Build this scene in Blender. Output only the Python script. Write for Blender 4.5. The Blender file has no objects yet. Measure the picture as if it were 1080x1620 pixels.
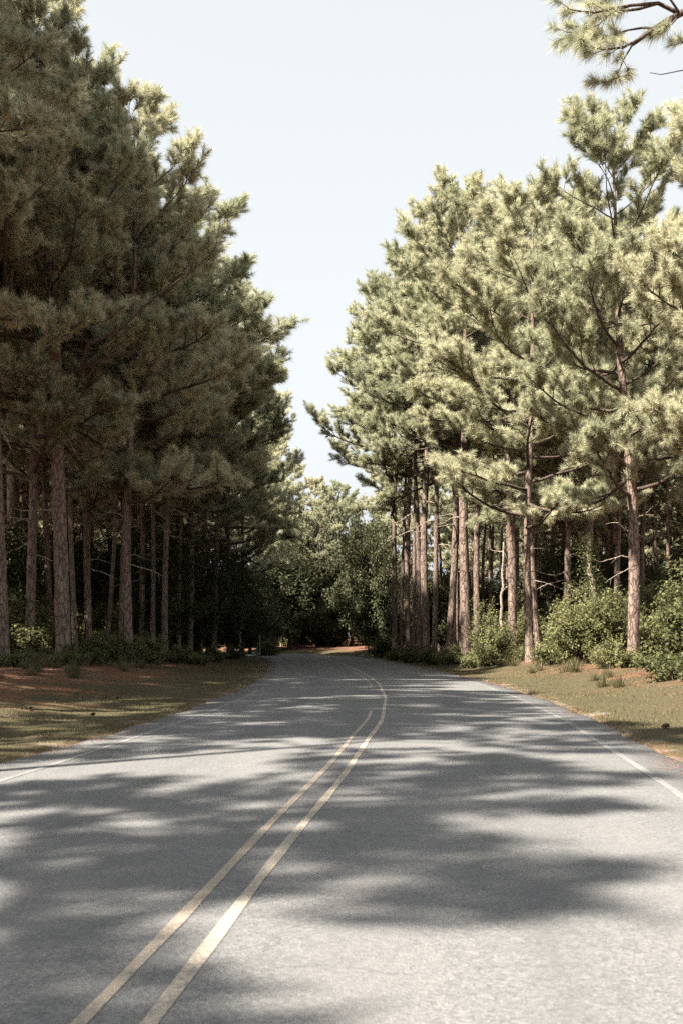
import bpy, math, random
import numpy as np
from mathutils import Vector

random.seed(7)
rng = np.random.default_rng(7)
scene = bpy.context.scene
COL = scene.collection
R = math.radians

# ------------------------------------------------------------------ camera
CAM_H = 1.5
F = 1800.0            # focal length in photo pixels (photo is 1080 x 1620)
HZ = 1010.0           # horizon row
cam_data = bpy.data.cameras.new('camera')
cam = bpy.data.objects.new('camera', cam_data)
COL.objects.link(cam)
cam.location = (0, 0, CAM_H)
cam.rotation_euler = (R(90), 0, 0)
cam_data.sensor_fit = 'VERTICAL'
cam_data.sensor_height = 36
cam_data.lens = 36 * F / 1620
cam_data.shift_y = (HZ - 810) / 1620
cam_data.clip_end = 3000
cam_data.dof.use_dof = True
cam_data.dof.focus_distance = 48
cam_data.dof.aperture_fstop = 4.0
scene.camera = cam

# ------------------------------------------------------------------ light
SUN_EL = 52.0
SUN_TO = Vector((0.80, 0.60)).normalized()     # the way the light travels, in plan
world = bpy.data.worlds.new('World')
scene.world = world
world.use_nodes = True
wn = world.node_tree
bg = wn.nodes['Background']
sky = wn.nodes.new('ShaderNodeTexSky')
sky.sky_type = 'NISHITA'
sky.sun_disc = False
sky.sun_elevation = R(SUN_EL)
sky.sun_rotation = math.atan2(-SUN_TO.x, -SUN_TO.y)
sky.air_density = 1.2
sky.dust_density = 4.0
sky.ozone_density = 1.0
hs = wn.nodes.new('ShaderNodeHueSaturation')    # hazy, nearly white sky
hs.inputs['Saturation'].default_value = 0.16
wn.links.new(sky.outputs[0], hs.inputs['Color'])
hz = wn.nodes.new('ShaderNodeMix')              # even milky haze over the whole sky
hz.data_type = 'RGBA'
hz.inputs[0].default_value = 0.72
hz.inputs[7].default_value = (2.98, 3.16, 3.26, 1)
wn.links.new(hs.outputs[0], hz.inputs[6])
wn.links.new(hz.outputs[2], bg.inputs['Color'])
bg.inputs['Strength'].default_value = 0.064

sl = bpy.data.lights.new('sun', 'SUN')
sun = bpy.data.objects.new('sun', sl)
COL.objects.link(sun)
sl.energy = 5.0
sl.angle = R(0.9)
sl.color = (1.0, 0.915, 0.79)
ce, se = math.cos(R(SUN_EL)), math.sin(R(SUN_EL))
d = Vector((SUN_TO.x * ce, SUN_TO.y * ce, -se))
sun.rotation_euler = d.to_track_quat('-Z', 'Y').to_euler()

vs = scene.view_settings
vs.view_transform = 'Standard'
vs.look = 'None'
vs.gamma = 1
vs.use_curve_mapping = False
vs.exposure = 2.2
cy = scene.cycles
cy.max_bounces = 5
cy.diffuse_bounces = 2
cy.glossy_bounces = 2
cy.transmission_bounces = 4
cy.transparent_max_bounces = 4
cy.use_denoising = False
cy.caustics_reflective = False
cy.caustics_refractive = False


# ------------------------------------------------------------------ materials
def new_mat(name):
    m = bpy.data.materials.new(name)
    m.use_nodes = True
    nt = m.node_tree
    return m, nt, nt.nodes['Principled BSDF']


def N(nt, kind, **kw):
    n = nt.nodes.new(kind)
    for k, v in kw.items():
        if k in n.inputs:
            n.inputs[k].default_value = v
        else:
            setattr(n, k, v)
    return n


def ramp(nt, fac, stops):
    r = nt.nodes.new('ShaderNodeValToRGB')
    el = r.color_ramp.elements
    while len(el) < len(stops):
        el.new(0.5)
    for e, (p, c) in zip(el, stops):
        e.position = p
        e.color = (*c, 1) if len(c) == 3 else (c[0],) * 3 + (1,)
    nt.links.new(fac, r.inputs['Fac'])
    return r.outputs['Color']


def mix(nt, fac, a, b, mode='MIX'):
    m = nt.nodes.new('ShaderNodeMix')
    m.data_type = 'RGBA'
    m.blend_type = mode
    for sock, v in ((m.inputs[0], fac), (m.inputs[6], a), (m.inputs[7], b)):
        if isinstance(v, (int, float)):
            sock.default_value = v
        elif isinstance(v, tuple):
            sock.default_value = (*v, 1)
        else:
            nt.links.new(v, sock)
    return m.outputs[2]


def mathn(nt, op, a, b=None, clamp=False):
    m = nt.nodes.new('ShaderNodeMath')
    m.operation = op
    m.use_clamp = clamp
    for i, v in enumerate((a, b)):
        if v is None:
            continue
        if isinstance(v, (int, float)):
            m.inputs[i].default_value = v
        else:
            nt.links.new(v, m.inputs[i])
    return m.outputs[0]


def noise(nt, vec, scale, detail=4, rough=0.55):
    n = N(nt, 'ShaderNodeTexNoise', Scale=scale, Detail=detail, Roughness=rough)
    if vec is not None:
        nt.links.new(vec, n.inputs['Vector'])
    return n.outputs['Fac']


def mapped(nt, out, scale=(1, 1, 1)):
    tc = nt.nodes.new('ShaderNodeTexCoord')
    mp = nt.nodes.new('ShaderNodeMapping')
    mp.inputs['Scale'].default_value = scale
    nt.links.new(tc.outputs[out], mp.inputs['Vector'])
    return mp.outputs['Vector']


def attr(nt, name):
    a = nt.nodes.new('ShaderNodeAttribute')
    a.attribute_name = name
    return a.outputs['Fac']


def foliage_mat(name, dark, mid, light, transl=0.35, rough=0.6):
    """Needle or leaf colour: varies from tuft to tuft and from plant to plant."""
    m, nt, p = new_mat(name)
    t = attr(nt, 'tint')
    oi = nt.nodes.new('ShaderNodeObjectInfo')
    t2 = mathn(nt, 'ADD', t, mathn(nt, 'MULTIPLY', mathn(nt, 'SUBTRACT', oi.outputs['Random'], 0.5), 0.42), True)
    c = ramp(nt, t2, [(0.0, dark), (0.5, mid), (1.0, light)])
    nt.links.new(c, p.inputs['Base Color'])
    p.inputs['Roughness'].default_value = rough
    p.inputs['Specular IOR Level'].default_value = 0.1
    tr = nt.nodes.new('ShaderNodeBsdfTranslucent')     # thin blades pass light on as well as reflect it
    nt.links.new(mix(nt, 1.0, c, (transl,) * 3, 'MULTIPLY'), tr.inputs['Color'])
    mx = nt.nodes.new('ShaderNodeAddShader')
    nt.links.new(p.outputs[0], mx.inputs[0])
    nt.links.new(tr.outputs[0], mx.inputs[1])
    nt.links.new(mx.outputs[0], nt.nodes['Material Output'].inputs['Surface'])
    return m


M_NEEDLE = foliage_mat('pine_needles', (0.108, 0.128, 0.075), (0.272, 0.276, 0.188), (0.385, 0.365, 0.262), 0.58, 0.45)
M_LEAF = foliage_mat('shrub_leaves', (0.028, 0.036, 0.016), (0.078, 0.084, 0.036), (0.16, 0.15, 0.075), 0.65, 0.6)
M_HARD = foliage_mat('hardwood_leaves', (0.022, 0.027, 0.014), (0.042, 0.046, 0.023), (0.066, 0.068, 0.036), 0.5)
M_GRASS = foliage_mat('grass_blades', (0.036, 0.042, 0.017), (0.080, 0.072, 0.036), (0.16, 0.13, 0.078), 0.3)
M_STRAW = foliage_mat('pine_straw', (0.12, 0.048, 0.028), (0.21, 0.095, 0.058), (0.32, 0.18, 0.115), 0.1, 0.7)


def bark_mat(name, a, b, c, scale=1.0):
    m, nt, p = new_mat(name)
    v = mapped(nt, 'Object', (7 * scale, 7 * scale, 2.2 * scale))
    wob = N(nt, 'ShaderNodeTexNoise', Scale=1.5, Detail=3)
    nt.links.new(v, wob.inputs['Vector'])
    vadd = nt.nodes.new('ShaderNodeVectorMath')
    vadd.operation = 'ADD'
    nt.links.new(v, vadd.inputs[0])
    nt.links.new(wob.outputs['Color'], vadd.inputs[1])
    vo = N(nt, 'ShaderNodeTexVoronoi', feature='DISTANCE_TO_EDGE', Scale=1.0)
    nt.links.new(vadd.outputs[0], vo.inputs['Vector'])
    cell = N(nt, 'ShaderNodeTexVoronoi', feature='F1', Scale=1.0)
    nt.links.new(vadd.outputs[0], cell.inputs['Vector'])
    fine = noise(nt, mapped(nt, 'Object', (30, 30, 14)), 1.0, 5, 0.65)
    big = noise(nt, mapped(nt, 'Object', (1, 1, 0.35)), 1.1, 3)
    plate = ramp(nt, vo.outputs['Distance'], [(0.0, (0.0,)), (0.12, (1.0,))])
    col = mix(nt, big, b, c)
    sep = nt.nodes.new('ShaderNodeSeparateColor')
    nt.links.new(cell.outputs['Color'], sep.inputs[0])
    col = mix(nt, mathn(nt, 'MULTIPLY', sep.outputs[0], 0.55), col, tuple(min(1, x * 1.35) for x in b))
    col = mix(nt, mathn(nt, 'MULTIPLY', fine, 0.5), col, a)
    col = mix(nt, plate, a, col)
    nt.links.new(col, p.inputs['Base Color'])
    p.inputs['Roughness'].default_value = 0.9
    p.inputs['Specular IOR Level'].default_value = 0.2
    h = mathn(nt, 'ADD', mathn(nt, 'MULTIPLY', plate, 0.7), mathn(nt, 'MULTIPLY', fine, 0.5))
    bp = N(nt, 'ShaderNodeBump', Strength=0.9, Distance=0.035)
    nt.links.new(h, bp.inputs['Height'])
    nt.links.new(bp.outputs[0], p.inputs['Normal'])
    return m


M_BARK = bark_mat('pine_bark', (0.06, 0.043, 0.036), (0.235, 0.182, 0.152), (0.195, 0.135, 0.108))
M_LIMB = bark_mat('limb_bark', (0.045, 0.034, 0.028), (0.12, 0.09, 0.073), (0.095, 0.066, 0.052), 2.0)
M_DEAD = bark_mat('dead_wood', (0.14, 0.11, 0.09), (0.40, 0.34, 0.28), (0.32, 0.26, 0.21), 2.0)


# ------------------------------------------------------------------ mesh helpers
class MB:
    """Collects tubes, blades and leaves and links them as one mesh."""
    def __init__(self):
        self.v, self.f3, self.f4, self.t = [], [], [], []
        self.n = 0
        self.m3, self.m4 = [], []

    def add(self, v, f, tint=0.5, mat=0):
        v = np.asarray(v, np.float32).reshape(-1, 3)
        f = np.asarray(f, np.int32) + self.n
        if np.isscalar(tint):
            tint = np.full(len(v), tint, np.float32)
        self.v.append(v)
        self.t.append(np.asarray(tint, np.float32))
        if f.shape[1] == 3:
            self.f3.append(f)
            self.m3.append(np.full(len(f), mat, np.int32))
        else:
            self.f4.append(f)
            self.m4.append(np.full(len(f), mat, np.int32))
        self.n += len(v)

    def tube(self, pts, rad, sides=8, cap=True, bump=None, mat=0):
        pts = np.asarray(pts, float)
        rad = np.asarray(rad, float)
        n = len(pts)
        tan = np.gradient(pts, axis=0)
        tan /= np.linalg.norm(tan, axis=1, keepdims=True) + 1e-9
        ref = np.array([0.0, 1.0, 0.0]) if abs(tan[0, 2]) > 0.7 else np.array([0.0, 0.0, 1.0])
        u = np.cross(tan, ref)
        u /= np.linalg.norm(u, axis=1, keepdims=True) + 1e-9
        w = np.cross(tan, u)
        a = np.linspace(0, 2 * np.pi, sides, endpoint=False)
        rr = np.repeat(rad[:, None], sides, 1)
        if bump is not None:
            rr = rr * bump
        ring = pts[:, None] + rr[..., None] * (np.cos(a)[None, :, None] * u[:, None] + np.sin(a)[None, :, None] * w[:, None])
        i = np.arange(n - 1)[:, None] * sides
        j = np.arange(sides)[None]
        k = (j + 1) % sides
        f = np.stack([i + j, i + k, i + sides + k, i + sides + j], -1).reshape(-1, 4)
        self.add(ring.reshape(-1, 3), f, mat=mat)
        if cap:
            base = self.n - n * sides
            c = np.stack([np.full(sides, sides), np.arange(sides), (np.arange(sides) + 1) % sides], 1)
            vtip = np.vstack([ring[-1], pts[-1:]])
            self.add(vtip, np.stack([np.arange(sides), (np.arange(sides) + 1) % sides, np.full(sides, sides)], 1), mat=mat)

    def mesh(self, name, mats, smooth=False):
        me = bpy.data.meshes.new(name)
        v = np.concatenate(self.v) if self.v else np.zeros((0, 3), np.float32)
        f3 = np.concatenate(self.f3) if self.f3 else np.zeros((0, 3), np.int32)
        f4 = np.concatenate(self.f4) if self.f4 else np.zeros((0, 4), np.int32)
        me.vertices.add(len(v))
        me.vertices.foreach_set('co', v.ravel())
        nl = f3.size + f4.size
        me.loops.add(nl)
        me.loops.foreach_set('vertex_index', np.concatenate([f3.ravel(), f4.ravel()]))
        me.polygons.add(len(f3) + len(f4))
        st = np.concatenate([np.arange(len(f3)) * 3, f3.size + np.arange(len(f4)) * 4]).astype(np.int32)
        me.polygons.foreach_set('loop_start', st)
        mi = np.concatenate(self.m3 + self.m4) if (self.m3 or self.m4) else np.zeros(0, np.int32)
        me.polygons.foreach_set('material_index', mi)
        if smooth:
            me.polygons.foreach_set('use_smooth', np.ones(len(st), bool))
        at = me.attributes.new('tint', 'FLOAT', 'POINT')
        at.data.foreach_set('value', np.concatenate(self.t) if self.t else np.zeros(0, np.float32))
        me.update(calc_edges=True)
        me.validate()
        for m in (mats if isinstance(mats, (list, tuple)) else [mats]):
            me.materials.append(m)
        return me


def link(name, me, parent=None, label=None, cat=None, group=None, kind=None, loc=None):
    o = bpy.data.objects.new(name, me)
    COL.objects.link(o)
    if parent is not None:
        o.parent = parent
    if loc is not None:
        o.location = loc
    if label:
        o['label'] = label
    if cat:
        o['category'] = cat
    if group:
        o['group'] = group
    if kind:
        o['kind'] = kind
    return o


# ------------------------------------------------------------------ road course
CTRL = np.array([(-4.2, -30), (-2.6, -14), (-1.35, -1), (-0.85, 4.4), (-0.19, 11.25), (0.32, 17), (0.71, 22.5), (0.98, 30), (1.02, 38.6),
                 (0.75, 47), (0.3, 57), (-0.25, 67), (-1.1, 79), (-2.7, 92), (-5.4, 103), (-10, 112), (-17, 118.5), (-27, 123), (-60, 128), (-120, 131)], float)


def catmull(P, per=24):
    out = []
    Q = np.vstack([2 * P[0] - P[1], P, 2 * P[-1] - P[-2]])
    for i in range(1, len(Q) - 2):
        p0, p1, p2, p3 = Q[i - 1:i + 3]
        for t in np.linspace(0, 1, per, endpoint=False):
            out.append(0.5 * ((2 * p1) + (-p0 + p2) * t + (2 * p0 - 5 * p1 + 4 * p2 - p3) * t * t + (-p0 + 3 * p1 - 3 * p2 + p3) * t ** 3))
    out.append(P[-1])
    return np.array(out)


CL = catmull(CTRL)
seg = np.linalg.norm(np.diff(CL, axis=0), axis=1)
S = np.concatenate([[0], np.cumsum(seg)])
s_u = np.arange(0, S[-1], 0.5)
CL = np.stack([np.interp(s_u, S, CL[:, 0]), np.interp(s_u, S, CL[:, 1])], 1)
CT = np.gradient(CL, axis=0)
CT /= np.linalg.norm(CT, axis=1, keepdims=True)
CN = np.stack([CT[:, 1], -CT[:, 0]], 1)            # to the right of the road
HALF = 4.0


def road_d(x, y):
    """Signed distance to the road's centre line, right positive."""
    x = np.atleast_1d(np.asarray(x, float)); y = np.atleast_1d(np.asarray(y, float))
    out = np.empty(len(x))
    for a in range(0, len(x), 20000):
        dx = x[a:a + 20000, None] - CL[None, :, 0]
        dy = y[a:a + 20000, None] - CL[None, :, 1]
        k = np.argmin(dx * dx + dy * dy, 1)
        r = np.arange(len(k))
        sg = np.sign(dx[r, k] * CN[k, 0] + dy[r, k] * CN[k, 1])
        out[a:a + 20000] = sg * np.sqrt(dx[r, k] ** 2 + dy[r, k] ** 2)
    return out


def smooth01(t):
    t = np.clip(t, 0, 1)
    return t * t * (3 - 2 * t)


def wav(x, y):
    return (np.sin(x * 0.71 + 1.3 * np.sin(y * 0.33)) * np.cos(y * 0.57 + 0.9 * np.sin(x * 0.41)) * 0.5
            + np.sin(x * 1.9 + y * 1.1 + 2) * np.cos(y * 2.3 - x * 0.8) * 0.25
            + np.sin(x * 4.3 - y * 3.1) * np.cos(y * 4.9 + x * 3.7 + 1) * 0.12)


def ground_h(x, y, dd=None):
    x = np.atleast_1d(np.asarray(x, float)); y = np.atleast_1d(np.asarray(y, float))
    if dd is None:
        dd = road_d(x, y)
    a = np.abs(dd)
    h = -0.09 + 0.095 * smooth01((a - 3.75) / 0.55)
    far = smooth01((a - 4.2) / 1.2)
    bank = np.where(dd > 0, 0.50 * smooth01((a - 4.6) / 4.0), 0.42 * smooth01((a - 5.0) / 6.5))
    bank = bank * smooth01((y + 5) / 25)
    rise = 0.03 * np.clip(a - 9, 0, 60) * 0.5
    return h + bank + rise + far * wav(x, y) * 0.085 + 0.012 * wav(x * 3, y * 3) * smooth01((a - 3.95) / 0.3)


def gz(x, y):
    return float(ground_h(x, y)[0])


# ground: one sheet, fine near the road and coarse far out
def graded(lo, hi, fine_lo, fine_hi, step, grow=1.18):
    a = list(np.arange(fine_lo, fine_hi + 1e-6, step))
    st = step
    while a[-1] < hi:
        st *= grow
        a.append(a[-1] + st)
    st = step
    b = []
    x = fine_lo
    while x > lo:
        st *= grow
        x -= st
        b.append(x)
    return np.array(b[::-1] + a)


gx = graded(-900, 900, -17, 16, 0.17)
gy = np.concatenate([graded(-400, 8, 4, 44, 0.2)[:-1][lambda a: a < 44] if False else graded(-400, 1000, 4, 60, 0.25)])
GX, GY = np.meshgrid(gx, gy)
fx, fy = GX.ravel(), GY.ravel()
fd = road_d(fx, fy)
fz = ground_h(fx, fy, fd)
mb = MB()
nx = len(gx)
ii = np.arange(len(gy) - 1)[:, None] * nx + np.arange(nx - 1)[None]
faces = np.stack([ii, ii + 1, ii + nx + 1, ii + nx], -1).reshape(-1, 4)
mb.add(np.stack([fx, fy, fz], 1), faces, np.clip(fd / 40 + 0.5, 0, 1))

m, nt, p = new_mat('verge_ground')
pos = mapped(nt, 'Object')
dist = mathn(nt, 'MULTIPLY', mathn(nt, 'SUBTRACT', attr(nt, 'tint'), 0.5), 40.0)
ad = mathn(nt, 'ABSOLUTE', dist)
n1 = noise(nt, mapped(nt, 'Object', (0.55, 0.55, 0.55)), 1.0, 5, 0.6)
n2 = noise(nt, mapped(nt, 'Object', (0.25, 1.1, 1)), 1.0, 5, 0.65)
n3 = noise(nt, pos, 9.0, 6, 0.7)
n4 = noise(nt, pos, 55.0, 3, 0.7)
grass = mix(nt, n1, (0.038, 0.041, 0.018), (0.082, 0.070, 0.038))
grass = mix(nt, mathn(nt, 'MULTIPLY', n3, 0.6), grass, (0.09, 0.069, 0.048))
straw = mix(nt, n3, (0.085, 0.038, 0.024), (0.21, 0.108, 0.072))
sand = mix(nt, n3, (0.20, 0.165, 0.13), (0.32, 0.275, 0.23))
# pine straw takes over under the trees, with tongues reaching into the grass
k = mathn(nt, 'ADD', mathn(nt, 'MULTIPLY', mathn(nt, 'SUBTRACT', ad, 7.0), 0.30), mathn(nt, 'MULTIPLY', mathn(nt, 'SUBTRACT', n2, 0.5), 4.2))
k = ramp(nt, k, [(0.0, (0.0,)), (0.5, (1.0,))])
col = mix(nt, k, grass, straw)
# bare sandy soil by the pavement, in patches, and a rusty line of needles at its very edge
e = mathn(nt, 'SUBTRACT', 1.0, mathn(nt, 'MULTIPLY', mathn(nt, 'SUBTRACT', ad, 4.0), 0.75))
e = mathn(nt, 'ADD', e, mathn(nt, 'MULTIPLY', mathn(nt, 'SUBTRACT', n1, 0.6), 4.0))
e = ramp(nt, e, [(0.45, (0.0,)), (0.95, (0.8,))])
col = mix(nt, e, col, sand)
g = mathn(nt, 'SUBTRACT', 1.0, mathn(nt, 'MULTIPLY', mathn(nt, 'ABSOLUTE', mathn(nt, 'SUBTRACT', ad, 4.12)), 5.0))
g = ramp(nt, mathn(nt, 'ADD', g, mathn(nt, 'MULTIPLY', mathn(nt, 'SUBTRACT', n3, 0.5), 2.0)), [(0.45, (0.0,)), (1.2, (0.6,))])
col = mix(nt, g, col, (0.17, 0.105, 0.07))
col = mix(nt, mathn(nt, 'MULTIPLY', n4, 0.45), col, mix(nt, 0.55, col, (0.03, 0.022, 0.014)))
nt.links.new(col, p.inputs['Base Color'])
p.inputs['Roughness'].default_value = 0.95
p.inputs['Specular IOR Level'].default_value = 0.1
bp = N(nt, 'ShaderNodeBump', Strength=0.8, Distance=0.05)
nt.links.new(mathn(nt, 'ADD', n3, mathn(nt, 'MULTIPLY', n4, 0.5)), bp.inputs['Height'])
nt.links.new(bp.outputs[0], p.inputs['Normal'])
link('ground', mb.mesh('ground', m, True), kind='structure')

# ------------------------------------------------------------------ road
OFFS = np.concatenate([[-HALF - 0.02], np.linspace(-HALF, HALF, 17), [HALF + 0.02]])


def road_z(o):
    return 0.055 - 0.0125 * np.abs(o)


rv, rt, rs = [], [], []
for i in range(len(CL)):
    jit = 0.05 * math.sin(s_u[i] * 0.9) + 0.04 * math.sin(s_u[i] * 2.3 + 1) + 0.03 * random.uniform(-1, 1)
    for kk, o in enumerate(OFFS):
        oo = o
        if kk < 2 or kk > len(OFFS) - 3:
            oo = o + jit * (1 if o > 0 else -1)
        q = CL[i] + CN[i] * oo
        rv.append((q[0], q[1], -0.08 if kk in (0, len(OFFS) - 1) else road_z(o)))
        rt.append(o / 20 + 0.5)
mb = MB()
w = len(OFFS)
ii = np.arange(len(CL) - 1)[:, None] * w + np.arange(w - 1)[None]
mb.add(rv, np.stack([ii, ii + 1, ii + w + 1, ii + w], -1).reshape(-1, 4), rt)

m, nt, p = new_mat('asphalt')
M_ASPH = m
pos = mapped(nt, 'Object')
off = mathn(nt, 'MULTIPLY', mathn(nt, 'SUBTRACT', attr(nt, 'tint'), 0.5), 20.0)
aoff = mathn(nt, 'ABSOLUTE', off)
agg = N(nt, 'ShaderNodeTexVoronoi', feature='F1', Scale=75.0)
nt.links.new(pos, agg.inputs['Vector'])
sep = nt.nodes.new('ShaderNodeSeparateColor')
nt.links.new(agg.outputs['Color'], sep.inputs[0])
agg2 = N(nt, 'ShaderNodeTexVoronoi', feature='F1', Scale=24.0)
nt.links.new(pos, agg2.inputs['Vector'])
sep2 = nt.nodes.new('ShaderNodeSeparateColor')
nt.links.new(agg2.outputs['Color'], sep2.inputs[0])
big = noise(nt, mapped(nt, 'Object', (0.9, 0.35, 1)), 1.0, 6, 0.65)
mid = noise(nt, pos, 6.0, 5, 0.7)
col = mix(nt, sep.outputs[0], (0.058, 0.059, 0.062), (0.193, 0.192, 0.192))
col = mix(nt, mathn(nt, 'MULTIPLY', sep2.outputs[0], 0.35), col, (0.047, 0.047, 0.048))
col = mix(nt, mathn(nt, 'MULTIPLY', ramp(nt, big, [(0.35, (0.0,)), (0.7, (1.0,))]), 0.5), col, (0.086, 0.087, 0.089))
col = mix(nt, mathn(nt, 'MULTIPLY', mid, 0.4), col, (0.149, 0.148, 0.147))
# wheel tracks polished a little paler, the strip outside the edge line left darker
wh = mathn(nt, 'ABSOLUTE', mathn(nt, 'SUBTRACT', mathn(nt, 'ABSOLUTE', mathn(nt, 'SUBTRACT', aoff, 1.75)), 0.8))
wh = ramp(nt, wh, [(0.0, (0.25,)), (0.45, (0.0,))])
col = mix(nt, wh, col, (0.157, 0.152, 0.151))
ed = ramp(nt, mathn(nt, 'ADD', mathn(nt, 'SUBTRACT', aoff, 3.45), mathn(nt, 'MULTIPLY', mathn(nt, 'SUBTRACT', mid, 0.5), 0.3)), [(0.0, (0.0,)), (0.1, (0.35,))])
col = mix(nt, ed, col, (0.069, 0.069, 0.071))
blot = noise(nt, mapped(nt, 'Object', (0.5, 0.22, 1)), 2.2, 5, 0.6)
col = mix(nt, ramp(nt, blot, [(0.48, (0.0,)), (0.72, (0.45,))]), col, (0.079, 0.079, 0.082))
stain = mathn(nt, 'ABSOLUTE', mathn(nt, 'SUBTRACT', aoff, 1.75))
stain = mathn(nt, 'ADD', mathn(nt, 'MULTIPLY', stain, 2.2), mathn(nt, 'MULTIPLY', blot, 0.9))
col = mix(nt, ramp(nt, stain, [(0.30, (0.35,)), (0.75, (0.0,))]), col, (0.074, 0.074, 0.076))
wv = N(nt, 'ShaderNodeTexNoise', Scale=0.9, Detail=6, Roughness=0.65)
nt.links.new(pos, wv.inputs['Vector'])
cadd = nt.nodes.new('ShaderNodeVectorMath')
cadd.operation = 'ADD'
nt.links.new(pos, cadd.inputs[0])
nt.links.new(wv.outputs['Color'], cadd.inputs[1])
ck = N(nt, 'ShaderNodeTexVoronoi', feature='DISTANCE_TO_EDGE', Scale=0.33)
nt.links.new(cadd.outputs[0], ck.inputs['Vector'])
ckf = mathn(nt, 'MULTIPLY', ramp(nt, ck.outputs['Distance'], [(0.0, (1.0,)), (0.006, (0.0,))]), ramp(nt, big, [(0.45, (0.0,)), (0.6, (0.7,))]))
col = mix(nt, ckf, col, (0.035, 0.035, 0.036))
du = ramp(nt, mathn(nt, 'ADD', mathn(nt, 'SUBTRACT', aoff, 4.0), mathn(nt, 'MULTIPLY', mathn(nt, 'SUBTRACT', mid, 0.5), 0.5)), [(0.0, (0.0,)), (0.12, (0.5,))])
col = mix(nt, du, col, (0.241, 0.163, 0.112))
nt.links.new(col, p.inputs['Base Color'])
p.inputs['Roughness'].default_value = 0.85
p.inputs['Specular IOR Level'].default_value = 0.25
bp = N(nt, 'ShaderNodeBump', Strength=0.6, Distance=0.008)
nt.links.new(agg.outputs['Distance'], bp.inputs['Height'])
nt.links.new(bp.outputs[0], p.inputs['Normal'])
road = link('road', mb.mesh('road', m, True), kind='structure')


def paint_mat(name, paint, wear, amount):
    m, nt, p = new_mat(name)
    pos = mapped(nt, 'Object')
    a = noise(nt, pos, 38.0, 5, 0.75)
    b = noise(nt, mapped(nt, 'Object', (2.5, 0.8, 1)), 1.0, 5, 0.7)
    f = ramp(nt, mathn(nt, 'ADD', mathn(nt, 'MULTIPLY', a, 0.6), mathn(nt, 'MULTIPLY', b, 0.4)), [(amount - 0.10, (1.0,)), (amount + 0.06, (0.0,))])
    nt.links.new(mix(nt, f, wear, mix(nt, a, paint, tuple(x * 0.8 for x in paint))), p.inputs['Base Color'])
    p.inputs['Roughness'].default_value = 0.75
    p.inputs['Specular IOR Level'].default_value = 0.25
    return m


M_YEL = paint_mat('worn_yellow_paint', (0.34, 0.295, 0.24), (0.13, 0.122, 0.114), 0.55)
M_YEL2 = paint_mat('very_worn_yellow_paint', (0.30, 0.25, 0.20), (0.14, 0.132, 0.123), 0.54)
M_WHI = paint_mat('worn_white_paint', (0.27, 0.268, 0.265), (0.13, 0.13, 0.13), 0.455)


def line(name, off, width, y0, y1, mat, label=None):
    mb = MB()
    vv = []
    idx = [i for i in range(len(CL)) if y0 <= CL[i, 1] <= y1]
    ph = random.random() * 6
    for i in idx:
        o = off + 0.012 * math.sin(s_u[i] * 0.8 + ph)
        hw = width / 2 * (1 + 0.10 * math.sin(s_u[i] * 2.7 + ph) + 0.08 * random.uniform(-1, 1))
        for q in (-hw, hw):
            pt = CL[i] + CN[i] * (o + q)
            vv.append((pt[0], pt[1], road_z(o + q) + 0.004))
    n = len(idx)
    a = np.arange(n - 1) * 2
    mb.add(vv, np.stack([a, a + 1, a + 3, a + 2], 1))
    o = link(name, mb.mesh(name, mat), road)
    if label:
        o['label'] = label
    return o


line('centre_line', 0.13, 0.072, -25, 113, M_YEL, 'cream solid centre line on the right, unbroken round the bend')
line('centre_line', -0.13, 0.068, -25, 23.0, M_YEL2, 'fainter left centre line ending before the bend')
line('centre_line', -0.13, 0.06, 34, 52, M_YEL2, 'worn far stretch of the left centre line')
line('edge_line', 3.42, 0.09, -25, 40, M_WHI, 'worn white edge line on the right side of the road')
line('edge_line', -3.40, 0.09, -25, 33, M_WHI, 'worn white edge line on the left side of the road')


# ------------------------------------------------------------------ pines
def unit(v):
    return v / (np.linalg.norm(v) + 1e-9)


def rot_about(v, axis, ang):
    axis = unit(axis)
    return v * math.cos(ang) + np.cross(axis, v) * math.sin(ang) + axis * np.dot(axis, v) * (1 - math.cos(ang))


def needles(mb, P, D, per, length, width, rg, tint_j=0.22, spread=(10, 72)):
    """Long needle tufts: PER needles at every point of P, fanning round D."""
    n = len(P)
    P = np.repeat(P, per, 0)
    D = np.repeat(D, per, 0)
    tuft_t = np.repeat(np.clip(rg.normal(0.5, tint_j, n), 0, 1), per)
    a = rg.uniform(0, 2 * np.pi, n * per)
    th = np.radians(rg.uniform(spread[0], spread[1], n * per))
    ref = np.where(np.abs(D[:, 2:3]) > 0.8, np.array([[1.0, 0, 0]]), np.array([[0, 0, 1.0]]))
    u = np.cross(D, ref)
    u /= np.linalg.norm(u, axis=1, keepdims=True) + 1e-9
    w = np.cross(D, u)
    dirn = D * np.cos(th)[:, None] + (u * np.cos(a)[:, None] + w * np.sin(a)[:, None]) * np.sin(th)[:, None]
    L = length * np.repeat(rg.uniform(0.65, 1.12, n), per) * rg.uniform(0.75, 1.1, n * per)
    side = np.cross(dirn, rg.normal(size=(n * per, 3)))
    side /= np.linalg.norm(side, axis=1, keepdims=True) + 1e-9
    hw = width * rg.uniform(0.7, 1.3, n * per)[:, None] / 2
    base = P + dirn * 0.02 - D * (rg.uniform(0, 0.10, n * per)[:, None])
    tip = base + dirn * L[:, None]
    tip[:, 2] -= 0.10 * L                       # long needles sag a little
    v = np.stack([base - side * hw, base + side * hw, tip], 1).reshape(-1, 3)
    mb.add(v, np.arange(len(v)).reshape(-1, 3), np.repeat(tuft_t, 3) + np.tile([-0.06, -0.06, 0.08], n * per))


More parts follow.
